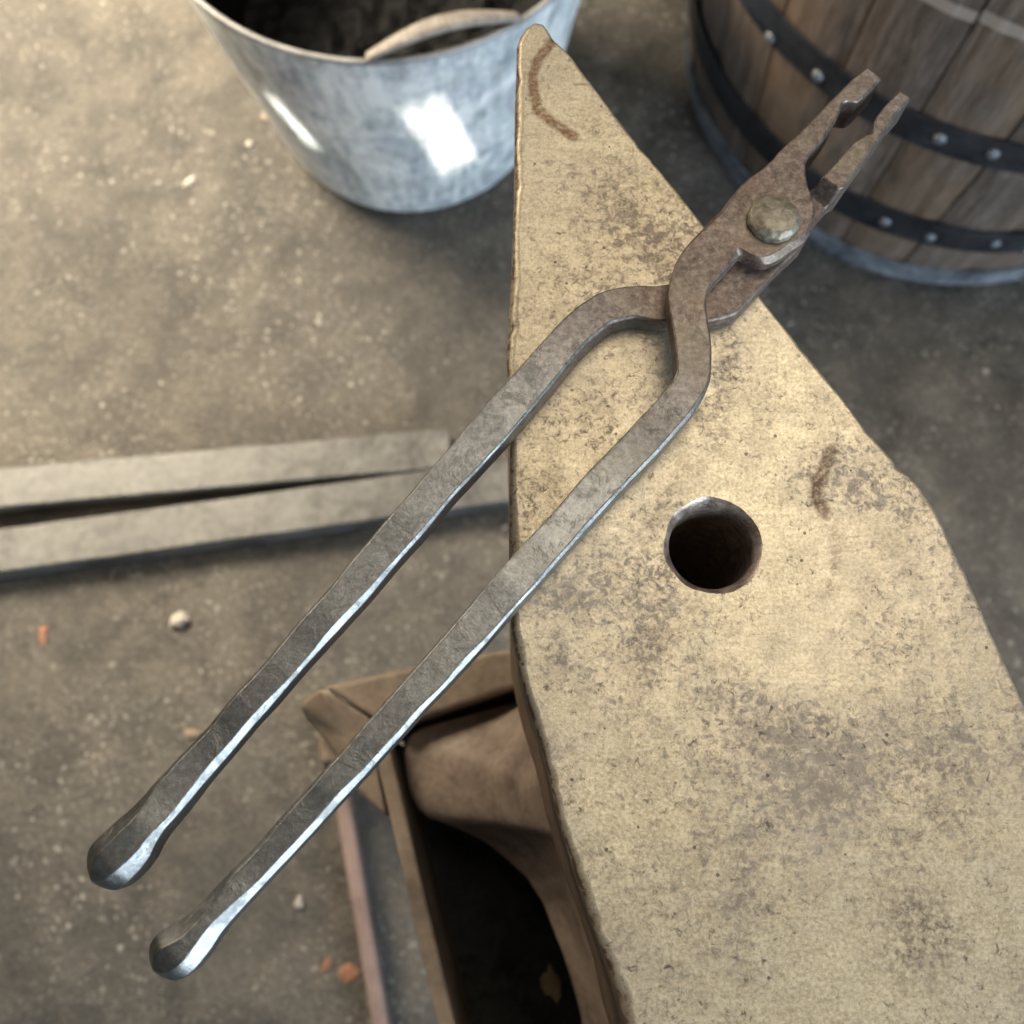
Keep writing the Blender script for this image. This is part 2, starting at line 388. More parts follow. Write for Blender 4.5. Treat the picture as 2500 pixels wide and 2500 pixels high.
    nb = N.bump(N.noise(26, 3, 0.5), 0.22, 0.004, nb)
    return N.done(col, rough, metal, nb)

def mat_cast(name, c0, c1, scale=40, rough=0.7, metal=0.1):
    N = NT(name)
    a = N.noise(scale, 5, 0.62); b = N.noise(scale * 8, 4, 0.65)
    col = N.ramp(N.math('ADD', N.math('MULTIPLY', a, 0.7), N.math('MULTIPLY', b, 0.3)), [(0.34, c0), (0.64, c1)])
    nb = N.bump(b, 0.35, 0.0012)
    return N.done(col, N.map(a, 0.3, 0.7, rough - 0.1, rough + 0.1), metal, nb)

def mat_tongs():
    N = NT('forged_steel')
    # distance from the rivet: the boss and jaws keep a red brown scale, the reins are hand polished grey
    d = N.vmath('DISTANCE', N.pos, (0.086, 0.182, ZA + 0.012)).outputs['Value']
    hub = N.map(N.math('ADD', d, N.math('MULTIPLY', N.noise(60, 4), 0.05)), 0.055, 0.14, 1.0, 0.0, True)
    a = N.noise(70, 5, 0.62); b = N.noise(480, 8, 0.78); c = N.noise(1800, 3, 0.7)
    grey = N.ramp(b, [(0.32, (0.112, 0.111, 0.107)), (0.50, (0.165, 0.164, 0.160)), (0.68, (0.235, 0.234, 0.229))])
    brown = N.ramp(b, [(0.36, (0.066, 0.045, 0.036)), (0.50, (0.126, 0.094, 0.077)), (0.64, (0.210, 0.170, 0.143))])
    rust = N.map(N.noise(50, 6, 0.68), 0.50, 0.66)
    brown = N.mix(N.math('MULTIPLY', rust, 0.38), brown, (0.145, 0.080, 0.054))
    scale = N.map(N.noise(120, 6, 0.72, dist=0.8), 0.53, 0.62)
    grey = N.mix(N.math('MULTIPLY', scale, 0.28), grey, (0.095, 0.086, 0.070))
    col = N.mix(hub, grey, brown)
    olive = N.map(N.noise(33, 3, 0.6), 0.54, 0.68)
    col = N.mix(N.math('MULTIPLY', N.math('MULTIPLY', olive, 0.30), N.map(hub, 0, 1, 0.35, 1.0)), col, (0.205, 0.182, 0.120))
    metal = N.map(hub, 0.0, 1.0, 0.85, 0.50)
    rough = N.math('ADD', N.map(a, 0.3, 0.7, 0.27, 0.40), N.math('MULTIPLY', hub, 0.14))
    rough = N.math('ADD', rough, N.math('MULTIPLY', scale, 0.10))
    nb = N.bump(N.noise(75, 2, 0.5), 0.14, 0.0016)
    nb = N.bump(N.math('ADD', N.math('MULTIPLY', b, 0.8), N.math('MULTIPLY', c, 0.35)), 0.30, 0.00040, nb)
    nb = N.bump(scale, 0.25, 0.0002, nb)
    return N.done(col, rough, metal, nb)

def mat_rivet():
    N = NT('rivet_steel')
    b = N.noise(420, 5, 0.66, dist=0.8)
    col = N.ramp(b, [(0.32, (0.150, 0.125, 0.092)), (0.5, (0.225, 0.195, 0.148)), (0.68, (0.32, 0.29, 0.23))])
    nb = N.bump(b, 0.4, 0.0006)
    return N.done(col, N.map(b, 0.3, 0.7, 0.42, 0.56), 0.5, nb)

def mat_zinc():
    N = NT('galvanised_zinc')
    a = N.noise(12, 7, 0.70, dist=0.6); v = N.noise(24, 6, 0.66, N.stretch((4.0, 4.0, 0.5)))
    s = N.voronoi(55, out='Color'); b = N.noise(70, 6, 0.72)
    f = N.math('ADD', N.math('MULTIPLY', a, 0.42), N.math('ADD', N.math('MULTIPLY', v, 0.33), N.math('MULTIPLY', b, 0.25)))
    col = N.ramp(f, [(0.42, (0.34, 0.38, 0.41)), (0.50, (0.66, 0.70, 0.725)), (0.57, (0.96, 0.97, 0.97))])
    col = N.mix(0.05, col, s, 'OVERLAY')
    scr = N.map(N.noise(30, 3, 0.6, N.stretch((14, 14, 0.7), (0.2, 0.3, 0))), 0.64, 0.72)
    col = N.mix(N.math('MULTIPLY', scr, 0.35), col, (0.95, 0.97, 1.0))
    nb = N.bump(N.math('ADD', a, N.math('MULTIPLY', b, 0.30)), 0.40, 0.005)
    return N.done(col, N.map(v, 0.3, 0.7, 0.40, 0.60), 0.26, nb)

def mat_wood():
    N = NT('weathered_oak')
    oi = N.node('ShaderNodeObjectInfo').outputs['Random']
    sh = N.node('ShaderNodeCombineXYZ'); N.put(sh.inputs[0], N.math('MULTIPLY', oi, 13.0)); N.put(sh.inputs[1], N.math('MULTIPLY', oi, 7.0))
    p = N.vmath('ADD', N.stretch((9, 9, 0.9)), sh.outputs[0]).outputs[0]
    g = N.noise(9, 6, 0.66, p, 0.6); a = N.noise(6, 4, 0.6, N.vmath('ADD', N.pos, sh.outputs[0]).outputs[0])
    fine = N.noise(40, 4, 0.6, p)
    col = N.ramp(N.math('ADD', N.math('MULTIPLY', g, 0.6), N.math('MULTIPLY', fine, 0.4)),
                 [(0.34, (0.026, 0.019, 0.015)), (0.50, (0.086, 0.064, 0.051)), (0.66, (0.165, 0.130, 0.108))])
    warm = N.map(N.math('ADD', a, N.math('MULTIPLY', oi, 0.25)), 0.52, 0.75)
    col = N.mix(N.math('MULTIPLY', warm, 0.55), col, (0.165, 0.100, 0.052), 'MIX')
    grey = N.map(N.noise(4.5, 4), 0.5, 0.68)
    col = N.mix(N.math('MULTIPLY', grey, 0.45), col, (0.110, 0.088, 0.078))
    sep = N.node('ShaderNodeSeparateXYZ'); N.put(sep.inputs[0], N.pos)
    # pale ring left on the oak by a hoop that has slipped off
    ring = N.math('COMPARE', N.math('ADD', sep.outputs[2], N.math('MULTIPLY', a, 0.012)), 0.406, 0.0055)
    col = N.mix(N.math('MULTIPLY', ring, 0.55), col, (0.36, 0.30, 0.26))
    nb = N.bump(N.math('ADD', g, N.math('MULTIPLY', fine, 0.6)), 0.5, 0.003)
    return N.done(col, N.map(g, 0.3, 0.7, 0.5, 0.75), 0.0, nb)

def mat_simple(name, c0, c1, scale, r0, r1, metal=0.0, bump=0.3, dist=0.002):
    N = NT(name)
    a = N.noise(scale, 5, 0.62); b = N.noise(scale * 6, 4, 0.62)
    f = N.math('ADD', N.math('MULTIPLY', a, 0.65), N.math('MULTIPLY', b, 0.35))
    col = N.ramp(f, [(0.34, c0), (0.64, c1)])
    return N.done(col, N.map(a, 0.3, 0.7, r0, r1), metal, N.bump(f, bump, dist))
M_FLOOR = mat_floor()
M_FACE = mat_anvil_face()
M_CAST = mat_cast('cast_anvil_brown', (0.105, 0.074, 0.056), (0.245, 0.185, 0.143), 30, 0.62, 0.1)
M_BORE = mat_simple('hole_wall_steel', (0.13, 0.095, 0.078), (0.48, 0.39, 0.33), 260, 0.30, 0.50, 0.6, 0.4, 0.0008)
M_TONGS = mat_tongs()
M_RIVET = mat_rivet()
M_ZINC = mat_zinc()
M_RIM = mat_simple('dull_zinc_edge', (0.16, 0.155, 0.15), (0.36, 0.35, 0.345), 60, 0.45, 0.65, 0.5)
M_GRIP = mat_simple('weathered_grip', (0.12, 0.10, 0.088), (0.30, 0.265, 0.235), 110, 0.5, 0.7, 0.25, 0.5, 0.002)
M_COAL = mat_simple('black_coal', (0.0025, 0.0025, 0.003), (0.0075, 0.0072, 0.0072), 60, 0.5, 0.8, 0.0, 0.5, 0.004)
M_COAL.node_tree.nodes['Principled BSDF'].inputs['Specular IOR Level'].default_value = 0.15
M_OAK = mat_wood()
M_HOOP = mat_simple('dark_hoop_iron', (0.006, 0.007, 0.011), (0.034, 0.036, 0.041), 26, 0.38, 0.6, 0.35, 0.3)
M_HOOP_LOW = mat_simple('scuffed_hoop_zinc', (0.020, 0.026, 0.036), (0.26, 0.28, 0.31), 18, 0.45, 0.65, 0.3, 0.35)
M_STUD = mat_simple('rivet_grey', (0.06, 0.065, 0.075), (0.20, 0.21, 0.23), 90, 0.35, 0.5, 0.4)
M_BAR = mat_simple('dusty_bar_steel', (0.036, 0.034, 0.031), (0.140, 0.136, 0.128), 22, 0.38, 0.62, 0.2, 0.6, 0.0025)
M_STAND = mat_simple('brown_stand', (0.125, 0.092, 0.066), (0.290, 0.220, 0.162), 30, 0.55, 0.78, 0.0, 0.35, 0.002)
M_RAIL = mat_simple('primer_rail', (0.150, 0.100, 0.086), (0.235, 0.165, 0.145), 30, 0.5, 0.7, 0.05, 0.3)
M_CHIP_RED = mat_simple('brick_chip', (0.15, 0.062, 0.036), (0.29, 0.145, 0.090), 120, 0.7, 0.9, 0, 0.6)
M_CHIP_PALE = mat_simple('pale_pebble', (0.26, 0.225, 0.19), (0.46, 0.41, 0.355), 90, 0.6, 0.8, 0, 0.4)
M_CHIP_TAN = mat_simple('tan_pebble', (0.17, 0.115, 0.072), (0.30, 0.22, 0.15), 90, 0.6, 0.8, 0, 0.4)
M_LEAF = mat_simple('dry_leaf', (0.30, 0.21, 0.10), (0.52, 0.40, 0.22), 60, 0.6, 0.8, 0, 0.4)

# ------------------------------------------------------------------ floor
S = 4.0
fl = mesh_obj('floor', [(-S, -S, 0), (S, -S, 0), (S, S, 0), (-S, S, 0)], [(0, 1, 2, 3)], M_FLOOR, None, False)
tag(fl, 'dusty speckled grey brown concrete floor under the anvil', kind='structure')

# ------------------------------------------------------------------ anvil
anvil = thing('anvil', 'large worn anvil with pointed end and round hole, tan steel face', 'anvil', (0.09, -0.06, 0.45))

face_poly = [p for p in FACE_RAW]
k = next(i for i, p in enumerate(face_poly) if p == (183.0, -85.0))
face_poly = face_poly[:k + 1] + [(199, -160), (212, -260), (216, -330), (100, -330), (84, -250), (63, -165)] + face_poly[k + 1:]
FP = resample(face_poly, 1.3) / 1000.0
FP[:, 0] = FP[:, 0]
nF = len(FP)
def outward(P):
    t = np.roll(P, -2, 0) - np.roll(P, 2, 0)
    n = np.stack([t[:, 1], -t[:, 0]], 1); n /= np.linalg.norm(n, axis=1, keepdims=True)
    a = 0.5 * np.sum(P[:, 0] * np.roll(P[:, 1], -1) - np.roll(P[:, 0], -1) * P[:, 1])
    return n if a > 0 else -n
FN = outward(FP)
for _k in range(6):
    FN = (np.roll(FN, 1, 0) + FN + np.roll(FN, -1, 0)); FN /= np.linalg.norm(FN, axis=1, keepdims=True)
def zbot(y):                                # the pointed end thins towards its tip
    return -0.118 + 0.092 * min(1.0, max(0.0, (y - 0.10) / 0.165))
rad = np.zeros(nF); chip = np.zeros(nF)
for i, (x, y) in enumerate(FP):
    s = i * 1.3
    left = 1.0 if FN[i, 0] < -0.3 else 0.0
    rad[i] = (0.0028 if left else 0.0013) * (1 + 0.45 * n1(s * 0.07, 1) + 0.25 * n1(s * 0.25, 2))
    chip[i] = max(0.0, n1(s * 0.16, 3) - 0.25) * 0.0016 * (1.0 if left else 0.4) + 0.00006 * n1(s * 0.4, 4)
rad = np.clip(rad, 0.0005, 0.004)
rings = []
def ring(inset, zf):
    return [(FP[i, 0] - FN[i, 0] * inset[i], FP[i, 1] - FN[i, 1] * inset[i], ZA + zf[i]) for i in range(nF)]
zb = np.array([zbot(y) for y in FP[:, 1]])
rings.append(ring(np.full(nF, 0.003), zb))
rings.append(ring(np.full(nF, 0.0004), zb + 0.004))
rings.append(ring(np.full(nF, 0.0002), zb * 0.5))
rings.append(ring(np.zeros(nF), np.full(nF, -0.012)))
rings.append(ring(chip * 0.3, -rad * 2.2))
for t in (0.0, 0.28, 0.56, 0.80, 1.0):
    a = t * math.pi / 2
    rings.append(ring(rad * (1 - math.cos(a)) + chip, -rad * (1 - math.sin(a)) - (1 - t) * chip * 0.3))
V, Fc = loft(rings, True, cap0=True)
V = list(V)
# round hole: worn chamfer, then the bore
HC = (0.0641, 0.0755); HS = 96
hr = []
for k_, (dr, dz) in enumerate([(0.0023, 0.0), (0.0018, -0.00045), (0.0012, -0.0013), (0.0005, -0.0025), (0.0, -0.0038), (0.0, -0.02), (0.0002, -0.118)]):
    row = []
    for j in range(HS):
        a = 2 * math.pi * j / HS
        wob = 0.0004 * n1(a * 1.6, 5) + 0.00018 * n1(a * 6, 6)
        r = 0.01305 + dr * (1.0 + 0.30 * n1(a * 2.2, 7)) + (wob if k_ < 4 else 0.0)
        row.append((HC[0] + r * math.cos(a), HC[1] + r * math.sin(a), ZA + dz))
    hr.append(row)
bm = bmesh.new()
bv = [bm.verts.new(v) for v in V]
for f in Fc: bm.faces.new([bv[i] for i in f])
nr = len(rings)
outer = [bv[(nr - 1) * nF + j] for j in range(nF)]
hole_top = [bm.verts.new(p) for p in hr[0]]
edges = []
for loop in (outer, hole_top):
    for j in range(len(loop)):
        e = bm.edges.get((loop[j], loop[(j + 1) % len(loop)])) or bm.edges.new((loop[j], loop[(j + 1) % len(loop)]))
        edges.append(e)
res = bmesh.ops.triangle_fill(bm, edges=edges, use_beauty=True, use_dissolve=False)
flat = [g for g in res['geom'] if isinstance(g, bmesh.types.BMFace)]
for f in bm.faces: f.smooth = True
for f in flat: f.smooth = False
me = bpy.data.meshes.new('face_block'); bmesh.ops.recalc_face_normals(bm, faces=bm.faces); bm.to_mesh(me); bm.free()
me.materials.append(M_FACE)
face_block = link(bpy.data.objects.new('face_block', me), anvil)
Vh, Fh = loft([r for r in hr])
hb = mesh_obj('hole_bore', Vh, Fh, M_BORE, face_block)

# waist and four-footed base
foot_raw = [(40.5, -111.7), (47, -160), (52, -205), (48, -250), (30, -285), (2, -300), (-6, -318), (0, -345), (60, -360), (200, -372), (262, -362), (268, -330),
            (240, -300), (215, -270), (203, -200), (205, -120), (206, -60), (210, -22), (212, 0), (210, 30), (190, 62), (140, 74), (80, 66), (11.3, 53.3), (-21.2, 45.1),
            (-46, 38.6), (-52, 35.5), (-55.5, 31.0), (-56.4, 22.8), (-53.7, 6.8), (-49.1, -3.8), (-42.4, -10.1), (-31.5, -13.6), (-20.5, -17.9), (-9.7, -23.6), (1.2, -31.9),
            (11.9, -41.5), (20.3, -54.1), (24.5, -65.1), (30.6, -79.8), (35.6, -94.4)]
CC = np.array([0.080, -0.020])
def polar(P, n=220):
    ang = np.arctan2(P[:, 1] - CC[1], P[:, 0] - CC[0]); r = np.linalg.norm(P - CC, axis=1)
    o = np.argsort(ang); t = np.linspace(-math.pi, math.pi, n, endpoint=False)
    rr = np.interp(t, ang[o], r[o], period=2 * math.pi)
    return np.stack([CC[0] + rr * np.cos(t), CC[1] + rr * np.sin(t)], 1)
FO = polar(resample(foot_raw, 2.0) / 1000.0)
WA = polar(FP - FN * 0.012)
keep = WA.copy()
keep[:, 1] = np.minimum(keep[:, 1], 0.115)            # the waist stops short of the pointed end
rows = []
for f, z in ((0.012, -0.300), (0.0, -0.297), (0.0, -0.276), (0.006, -0.2715), (0.03, -0.269), (0.25, -0.262), (0.50, -0.245), (0.72, -0.215), (0.88, -0.170), (0.97, -0.128), (1.0, -0.100)):
    w = np.minimum(1.0, f)
    P = FO * (1 - w) + keep * w
    rows.append([(p[0], p[1], ZA + z) for p in P])
V, Fc = loft(rows, True, True, True)
waist = mesh_obj('waist_and_feet', V, Fc, M_CAST, anvil)

# ------------------------------------------------------------------ tongs
tongs = thing('blacksmith_tongs', 'hand forged blacksmith tongs, open, lying across the anvil face', 'tongs', (0.03, 0.10, ZA))

def arm_profile(C, L, R):
    C = np.array(C, float); s = np.concatenate([[0], np.cumsum(np.linalg.norm(np.diff(C, axis=0), axis=1))])
    t = np.arange(0, s[-1], 0.5)
    cx = np.interp(t, s, C[:, 0]); cy = np.interp(t, s, C[:, 1])
    far = np.clip((t - 150) / 40.0, 0, 1)
    cx = gsm(cx, 9) * (1 - far) + gsm(cx, 30) * far; cy = gsm(cy, 9) * (1 - far) + gsm(cy, 30) * far
    P = np.stack([cx, cy], 1)
    T = np.gradient(P, axis=0); T /= np.linalg.norm(T, axis=1, keepdims=True)
    NN = np.stack([T[:, 1], -T[:, 0]], 1)               # towards the L side when walking tip -> rein end
    sl = np.concatenate([[0], np.cumsum(np.linalg.norm(np.diff(P, axis=0), axis=1))])
    out = []
    for poly, sign in ((L, 1), (R, -1)):
        Q = resample(poly, 0.4, closed=False)
        d = np.linalg.norm(Q[:, None] - P[None], axis=2); i = d.argmin(1)
        w = np.abs(np.einsum('ij,ij->i', Q - P[i], NN[i]))
        ss = sl[i] + np.einsum('ij,ij->i', Q - P[i], T[i])
        o = np.argsort(ss); ss = ss[o]; w = w[o]
        # average what falls on the same station
        b = np.round(ss / 0.5).astype(int); ub = np.unique(b)
        wm = np.array([w[b == u].mean() for u in ub])
        out.append(np.interp(sl, ub * 0.5, wm))
    return P, T, NN, sl, out[0], out[1]

def facet(s, k, seed, step):
    # hammer blows: straight runs between random heights
    q = s / step; i = math.floor(q); f = q - i
    v = lambda j: random.Random(int(j * 131 + k * 977 + seed * 7919)).uniform(-1, 1)
    f = min(1.0, max(0.0, (f - 0.12) / 0.76))
    return v(i) * (1 - f) + v(i + 1) * f

def arm_mesh(C, L, R, zt_f, zb_f, ch_f, seed, ncut):
    P, T, NN, sl, wl, wr = arm_profile(C, L, R)
    wl = gsm(wl, 1); wr = gsm(wr, 1)
    blend = np.clip((sl - ncut[1] - 6) / 25.0, 0, 1) * np.clip((sl[-1] - 16 - sl) / 10.0, 0, 1)
    wl = wl * (1 - blend) + gsm(wl, 26) * blend; wr = wr * (1 - blend) + gsm(wr, 26) * blend
    # which side is L? check the first polyline point
    side = np.sign(np.dot(np.array(L[3]) - P[np.linalg.norm(P - np.array(L[3]), axis=1).argmin()], NN[np.linalg.norm(P - np.array(L[3]), axis=1).argmin()]))
    NN = NN * side
    total = sl[-1]
    rings = []; info = []
    idx = [i for i in range(len(sl)) if i % 2 == 0 or sl[i] < 52]
    for i in idx:
        s = sl[i]; x, y = P[i]
        zt, zb_ = zt_f(s, x, y, total), zb_f(s, x, y, total)
        a, b = wl[i], wr[i]
        rem = total - s                                 # rounded end of the rein
        if rem < 9.0:
            q = math.sqrt(max(0.0, 1 - ((9.0 - rem) / 9.05) ** 2))
            zm = (zt + zb_) / 2; h = (zt - zb_) / 2 * q; zt, zb_ = zm + h, zm - h
        a = max(a, 0.25); b = max(b, 0.25)
        a += 0.16 * n1(s * 0.07, 1, seed) + 0.05 * n1(s * 0.2, 2, seed)
        b += 0.16 * n1(s * 0.07, 3, seed) + 0.05 * n1(s * 0.2, 4, seed)
        fade = min(1.0, max(0.0, (s - ncut[1]) / 40.0)); fade *= min(1.0, rem / 8.0)
        zt += 0.12 * n1(s * 0.09, 5, seed) + fade * 0.26 * facet(s, 1, seed, 11.0)
        a += fade * 0.20 * facet(s, 2, seed, 13.0); b += fade * 0.20 * facet(s, 3, seed, 12.0)
        w, h = a + b, zt - zb_
        c = ch_f(s, x, y, total)
        cs = []
        for k in range(4):
            ck = c * (1 + 0.22 * n1(s * 0.045, 10 + k, seed) + 0.24 * facet(s + 3.7 * k, 10 + k, seed, 10.0) * min(1.0, s / 150.0))
            if k in (0, 3): ck *= lerp(1.05, 0.62, sst(total - s, 10, 60))
            if total - s < 34: ck *= 1 + 0.95 * (1 - sst(total - s, 6, 34))
            cs.append(max(0.15, min(ck, 0.40 * w, 0.42 * h)))
        # octagon, starting at the top left corner (L side, top)
        pts = [(a - cs[0], zt), (a, zt - cs[0]), (a, zb_ + cs[3]), (a - cs[3], zb_), (-b + cs[2], zb_), (-b, zb_ + cs[2]), (-b, zt - cs[1]), (-b + cs[1], zt)]
        sec = []
        for k in range(8):
            p0 = Vector(pts[k - 1]); p1 = Vector(pts[k]); p2 = Vector(pts[(k + 1) % 8])
            l0 = (p0 - p1).length; l2 = (p2 - p1).length
            e = min(0.30 * l0, 0.30 * l2, 0.38)
            q0 = p1 + (p0 - p1) * (e / max(l0, 1e-6)); q2 = p1 + (p2 - p1) * (e / max(l2, 1e-6))
            sec += [q0, (q0 + 2 * p1 + q2) / 4, q2]
        rings.append([((x + NN[i, 0] * u) / 1000, (y + NN[i, 1] * u) / 1000, ZA + v / 1000) for u, v in sec])
        info.append(s)
    # a slightly broken edge on the jaw end, then the cap
    r0 = np.array(rings[0]); ctr = r0.mean(0)
    d0 = np.array([*(-T[0]), 0.0]) * 0.00035
    rings[0] = [tuple(ctr + (p - ctr) * 0.95 + d0) for p in r0]
    rings.insert(1, [tuple(p) for p in r0]); info.insert(1, info[0])
    n = len(rings[0])
    full = bpy.data.meshes.new('arm_full')
    V, Fc = loft(rings, True, cap0=True, cap1=True)
    full.from_pydata(V, [], Fc); full.update()
    bm = bmesh.new(); bm.from_mesh(full); bmesh.ops.recalc_face_normals(bm, faces=bm.faces); bm.to_mesh(full); bm.free()
    # the two caps should not round the shading of the ends
    nrm = [None] * len(V)
    acc = [Vector((0, 0, 0)) for _ in V]
    for p in full.polygons:
        if len(p.vertices) > 4: continue
        for vi in p.vertices: acc[vi] += p.normal * p.area
    for i, a in enumerate(acc): nrm[i] = a.normalized() if a.length > 0 else Vector((0, 0, 1))
    polys = [tuple(p.vertices) for p in full.polygons]
    def piece(name, s0, s1, parent):
        keep = []
        for f in polys:
            r = [v // n for v in f]
            sm = sum(info[k] for k in r) / len(r)
            if s0 <= sm < s1: keep.append(f)
        used = sorted({v for f in keep for v in f}); mp = {v: i for i, v in enumerate(used)}
        me = bpy.data.meshes.new(name)
        me.from_pydata([V[v] for v in used], [], [tuple(mp[v] for v in f) for f in keep]); me.update()
        me.polygons.foreach_set('use_smooth', [len(p.vertices) <= 4 for p in me.polygons])
        me.normals_split_custom_set_from_vertices([nrm[v] for v in used])
        me.materials.append(M_TONGS)
        return link(bpy.data.objects.new(name, me), parent)
    boss = piece('arm', ncut[0], ncut[1], tongs)
    piece('jaw', -1, ncut[0], boss)
    piece('handle', ncut[1], 1e9, boss)
    bpy.data.meshes.remove(full)
    return boss

def sst(x, a, b):
    t = min(1.0, max(0.0, (x - a) / (b - a))); return t * t * (3 - 2 * t)

def lerp(a, b, t): return a + (b - a) * t

def knob(rem): return 3.0 * (1 - sst(rem, 4, 48))       # the rein ends swell

# upper arm: jaw at the top left, rein at the lower right
def A_zt(s, x, y, tot): return lerp(lerp(16.0, 11.6, sst(s, 122, 175)), 11.2, sst(s, 200, 300)) + knob(tot - s)
def A_zb(s, x, y, tot):
    j = lerp(1.2, 8.3, sst(s, 46, 52))
    return lerp(j, 0.9, sst(s, 122, 175)) - knob(tot - s)
def A_ch(s, x, y, tot): return lerp(lerp(0.7 + 1.3 * sst(s, 58, 72) * (1 - sst(s, 84, 92)), 1.0, sst(s, 100, 150)), 2.1, sst(s, 190, 340))
# lower arm: its boss lies under the other, its rein is the upper left one
def B_zt(s, x, y, tot): return lerp(lerp(15.4, 8.0, sst(s, 43.5, 47.5)), 10.6, sst(s, 112, 150)) + knob(tot - s)
def B_zb(s, x, y, tot): return lerp(lerp(0.8, 0.15, sst(s, 40, 48)), 0.35, sst(s, 100, 140)) - knob(tot - s)
def B_ch(s, x, y, tot): return lerp(lerp(0.7, 1.0, sst(s, 100, 150)), 2.1, sst(s, 190, 340))
arm_a = arm_mesh(AC, AL, AR, A_zt, A_zb, A_ch, 1.0, (48, 132))
arm_a['label'] = 'upper arm with the domed rivet through its round boss'
arm_b = arm_mesh(BC, BL, BR, B_zt, B_zb, B_ch, 2.0, (47, 122))
arm_b['label'] = 'lower arm passing under the riveted boss'

# hammered rivet: uneven facets
RC = Vector((0.0861, 0.1793, ZA))
rr_ = random.Random(4)
rows = []
NS = 13
for r, z, dx, dy, wob in ((0.0040, -0.0012, 0, 0, 0), (0.0040, 0.0150, 0, 0, 0), (0.0084, 0.0158, 0, 0, 0.03), (0.0088, 0.0170, 0, 0, 0.03), (0.0083, 0.0187, 0.0001, -0.0001, 0.035), (0.0058, 0.0202, 0.0007, -0.0008, 0.06), (0.0030, 0.0207, 0.0009, -0.0009, 0.06)):
    row = []
    for j in range(NS):
        a = 2 * math.pi * (j + 0.15 * rr_.uniform(-1, 1)) / NS
        q = r * (1 + wob * rr_.uniform(-1, 1))
        dip = -0.0008 * max(0.0, math.sin(a + 0.1)) * (z - 0.0165) / 0.004 if z > 0.0165 else 0
        row.append((RC.x + dx + q * math.cos(a), RC.y + dy + q * math.sin(a), RC.z + z + dip))
    rows.append(row)
V, Fc = loft(rows, True, True, True)
rv = mesh_obj('rivet', V, Fc, M_RIVET, tongs, True)
rv['label'] = 'domed hammered rivet head, faceted and paler than the boss'
bevel(rv, 0.0006, 2, 18)
for p in rv.data.polygons: p.use_smooth = True
rv.data.set_sharp_from_angle(angle=math.radians(28))
rows = [[(RC.x + r * math.cos(2 * math.pi * j / 14), RC.y + r * math.sin(2 * math.pi * j / 14), RC.z + z) for j in range(14)] for r, z in ((0.0045, -0.0040), (0.0074, -0.0022), (0.0076, -0.0002))]
V, Fc = loft(rows, True, True, True)
mesh_obj('rivet_tail', V, Fc, M_RIVET, tongs)

# ------------------------------------------------------------------ anvil stand
ZS = 0.495
stand = thing('anvil_stand', 'brown box shaped anvil stand with splayed leg and floor rail', 'stand', (0.07, -0.10, 0.0))
def wall(name, a, b, w, z0, z1, bw=0.0015):
    V, Fc = box_between(a, b, w, z0, z1)
    return bevel(mesh_obj(name, V, Fc, M_STAND, stand, False), bw, 2)
XR, YB = 0.225, -0.42
V, Fc = prism([(-0.0995, 0.0590), (-0.0620, 0.0360), (-0.0400, 0.0434), (0.0056, 0.0582), (XR, 0.100), (XR, 0.121), (0.007, 0.0805), (-0.050, 0.0700)], ZS - 0.150, ZS)
bevel(mesh_obj('back_board', V, Fc, M_STAND, stand, False), 0.003, 3)
wall('side_board', (-0.0680, 0.0315), (0.0606, -0.44), 0.0085, ZS - 0.150, ZS - 0.002)
wall('side_board', (XR + 0.006, 0.11), (XR + 0.006, YB - 0.02), 0.010, ZS - 0.150, ZS - 0.002)
wall('front_board', (0.066, YB - 0.02), (XR, YB - 0.02), 0.012, ZS - 0.150, ZS)
V, Fc = prism([(-0.074, 0.056), (-0.02, 0.060), (XR, 0.110), (XR, -0.43), (0.055, -0.43)], ZS - 0.165, ZS - 0.1515)
mesh_obj('floor_plate', V, Fc, M_STAND, stand, False)
V, Fc = prism([(0.045, 0.035), (0.20, 0.045), (0.20, -0.30), (0.085, -0.30), (0.06, -0.12)], ZS - 0.1495, ZS - 0.0452)
mesh_obj('support_block', V, Fc, M_STAND, stand, False)
# corner block: a rough timber gusset outside the corner
blk = [(-0.1165, 0.0510), (-0.1070, 0.0575), (-0.1000, 0.0588), (-0.0720, 0.0418), (-0.0709, 0.0260), (-0.0636, -0.0100), (-0.0800, 0.0030), (-0.0990, 0.0290), (-0.1130, 0.0430)]
n = len(blk)
zt_ = [ZS - 0.020, ZS - 0.012, ZS - 0.003, ZS - 0.002, ZS - 0.004, ZS - 0.010, ZS - 0.018, ZS - 0.026, ZS - 0.030]
V = [(x * 1.06 - 0.004, y, ZS - 0.16) for x, y in blk] + [(x, y, z) for (x, y), z in zip(blk, zt_)]
cx_ = sum(p[0] for p in blk) / n; cy_ = sum(p[1] for p in blk) / n
V.append((cx_ + 0.006, cy_, ZS - 0.012))
Fc = [tuple(range(n))] + [(i, (i + 1) % n, n + (i + 1) % n, n + i) for i in range(n)] + [(n + i, n + (i + 1) % n, 2 * n) for i in range(n)]
bevel(mesh_obj('corner_block', V, Fc, M_STAND, stand, True), 0.004, 3, 20)
def leg(top, foot, w=0.034):
    t = Vector(top); f = Vector(foot); h = w / 2
    V = []
    for c in (f, t):
        V += [(c.x - h, c.y - h, c.z), (c.x + h, c.y - h, c.z), (c.x + h, c.y + h, c.z), (c.x - h, c.y + h, c.z)]
    Fc = [(0, 3, 2, 1), (4, 5, 6, 7)] + [(i, (i + 1) % 4, 4 + (i + 1) % 4, 4 + i) for i in range(4)]
    return bevel(mesh_obj('leg', V, Fc, M_STAND, stand, False), 0.003, 2)
leg((-0.088, 0.036, ZS - 0.04), (-0.170, 0.052, 0.0))
leg((0.02, -0.40, ZS - 0.16), (-0.050, -0.50, 0.0))
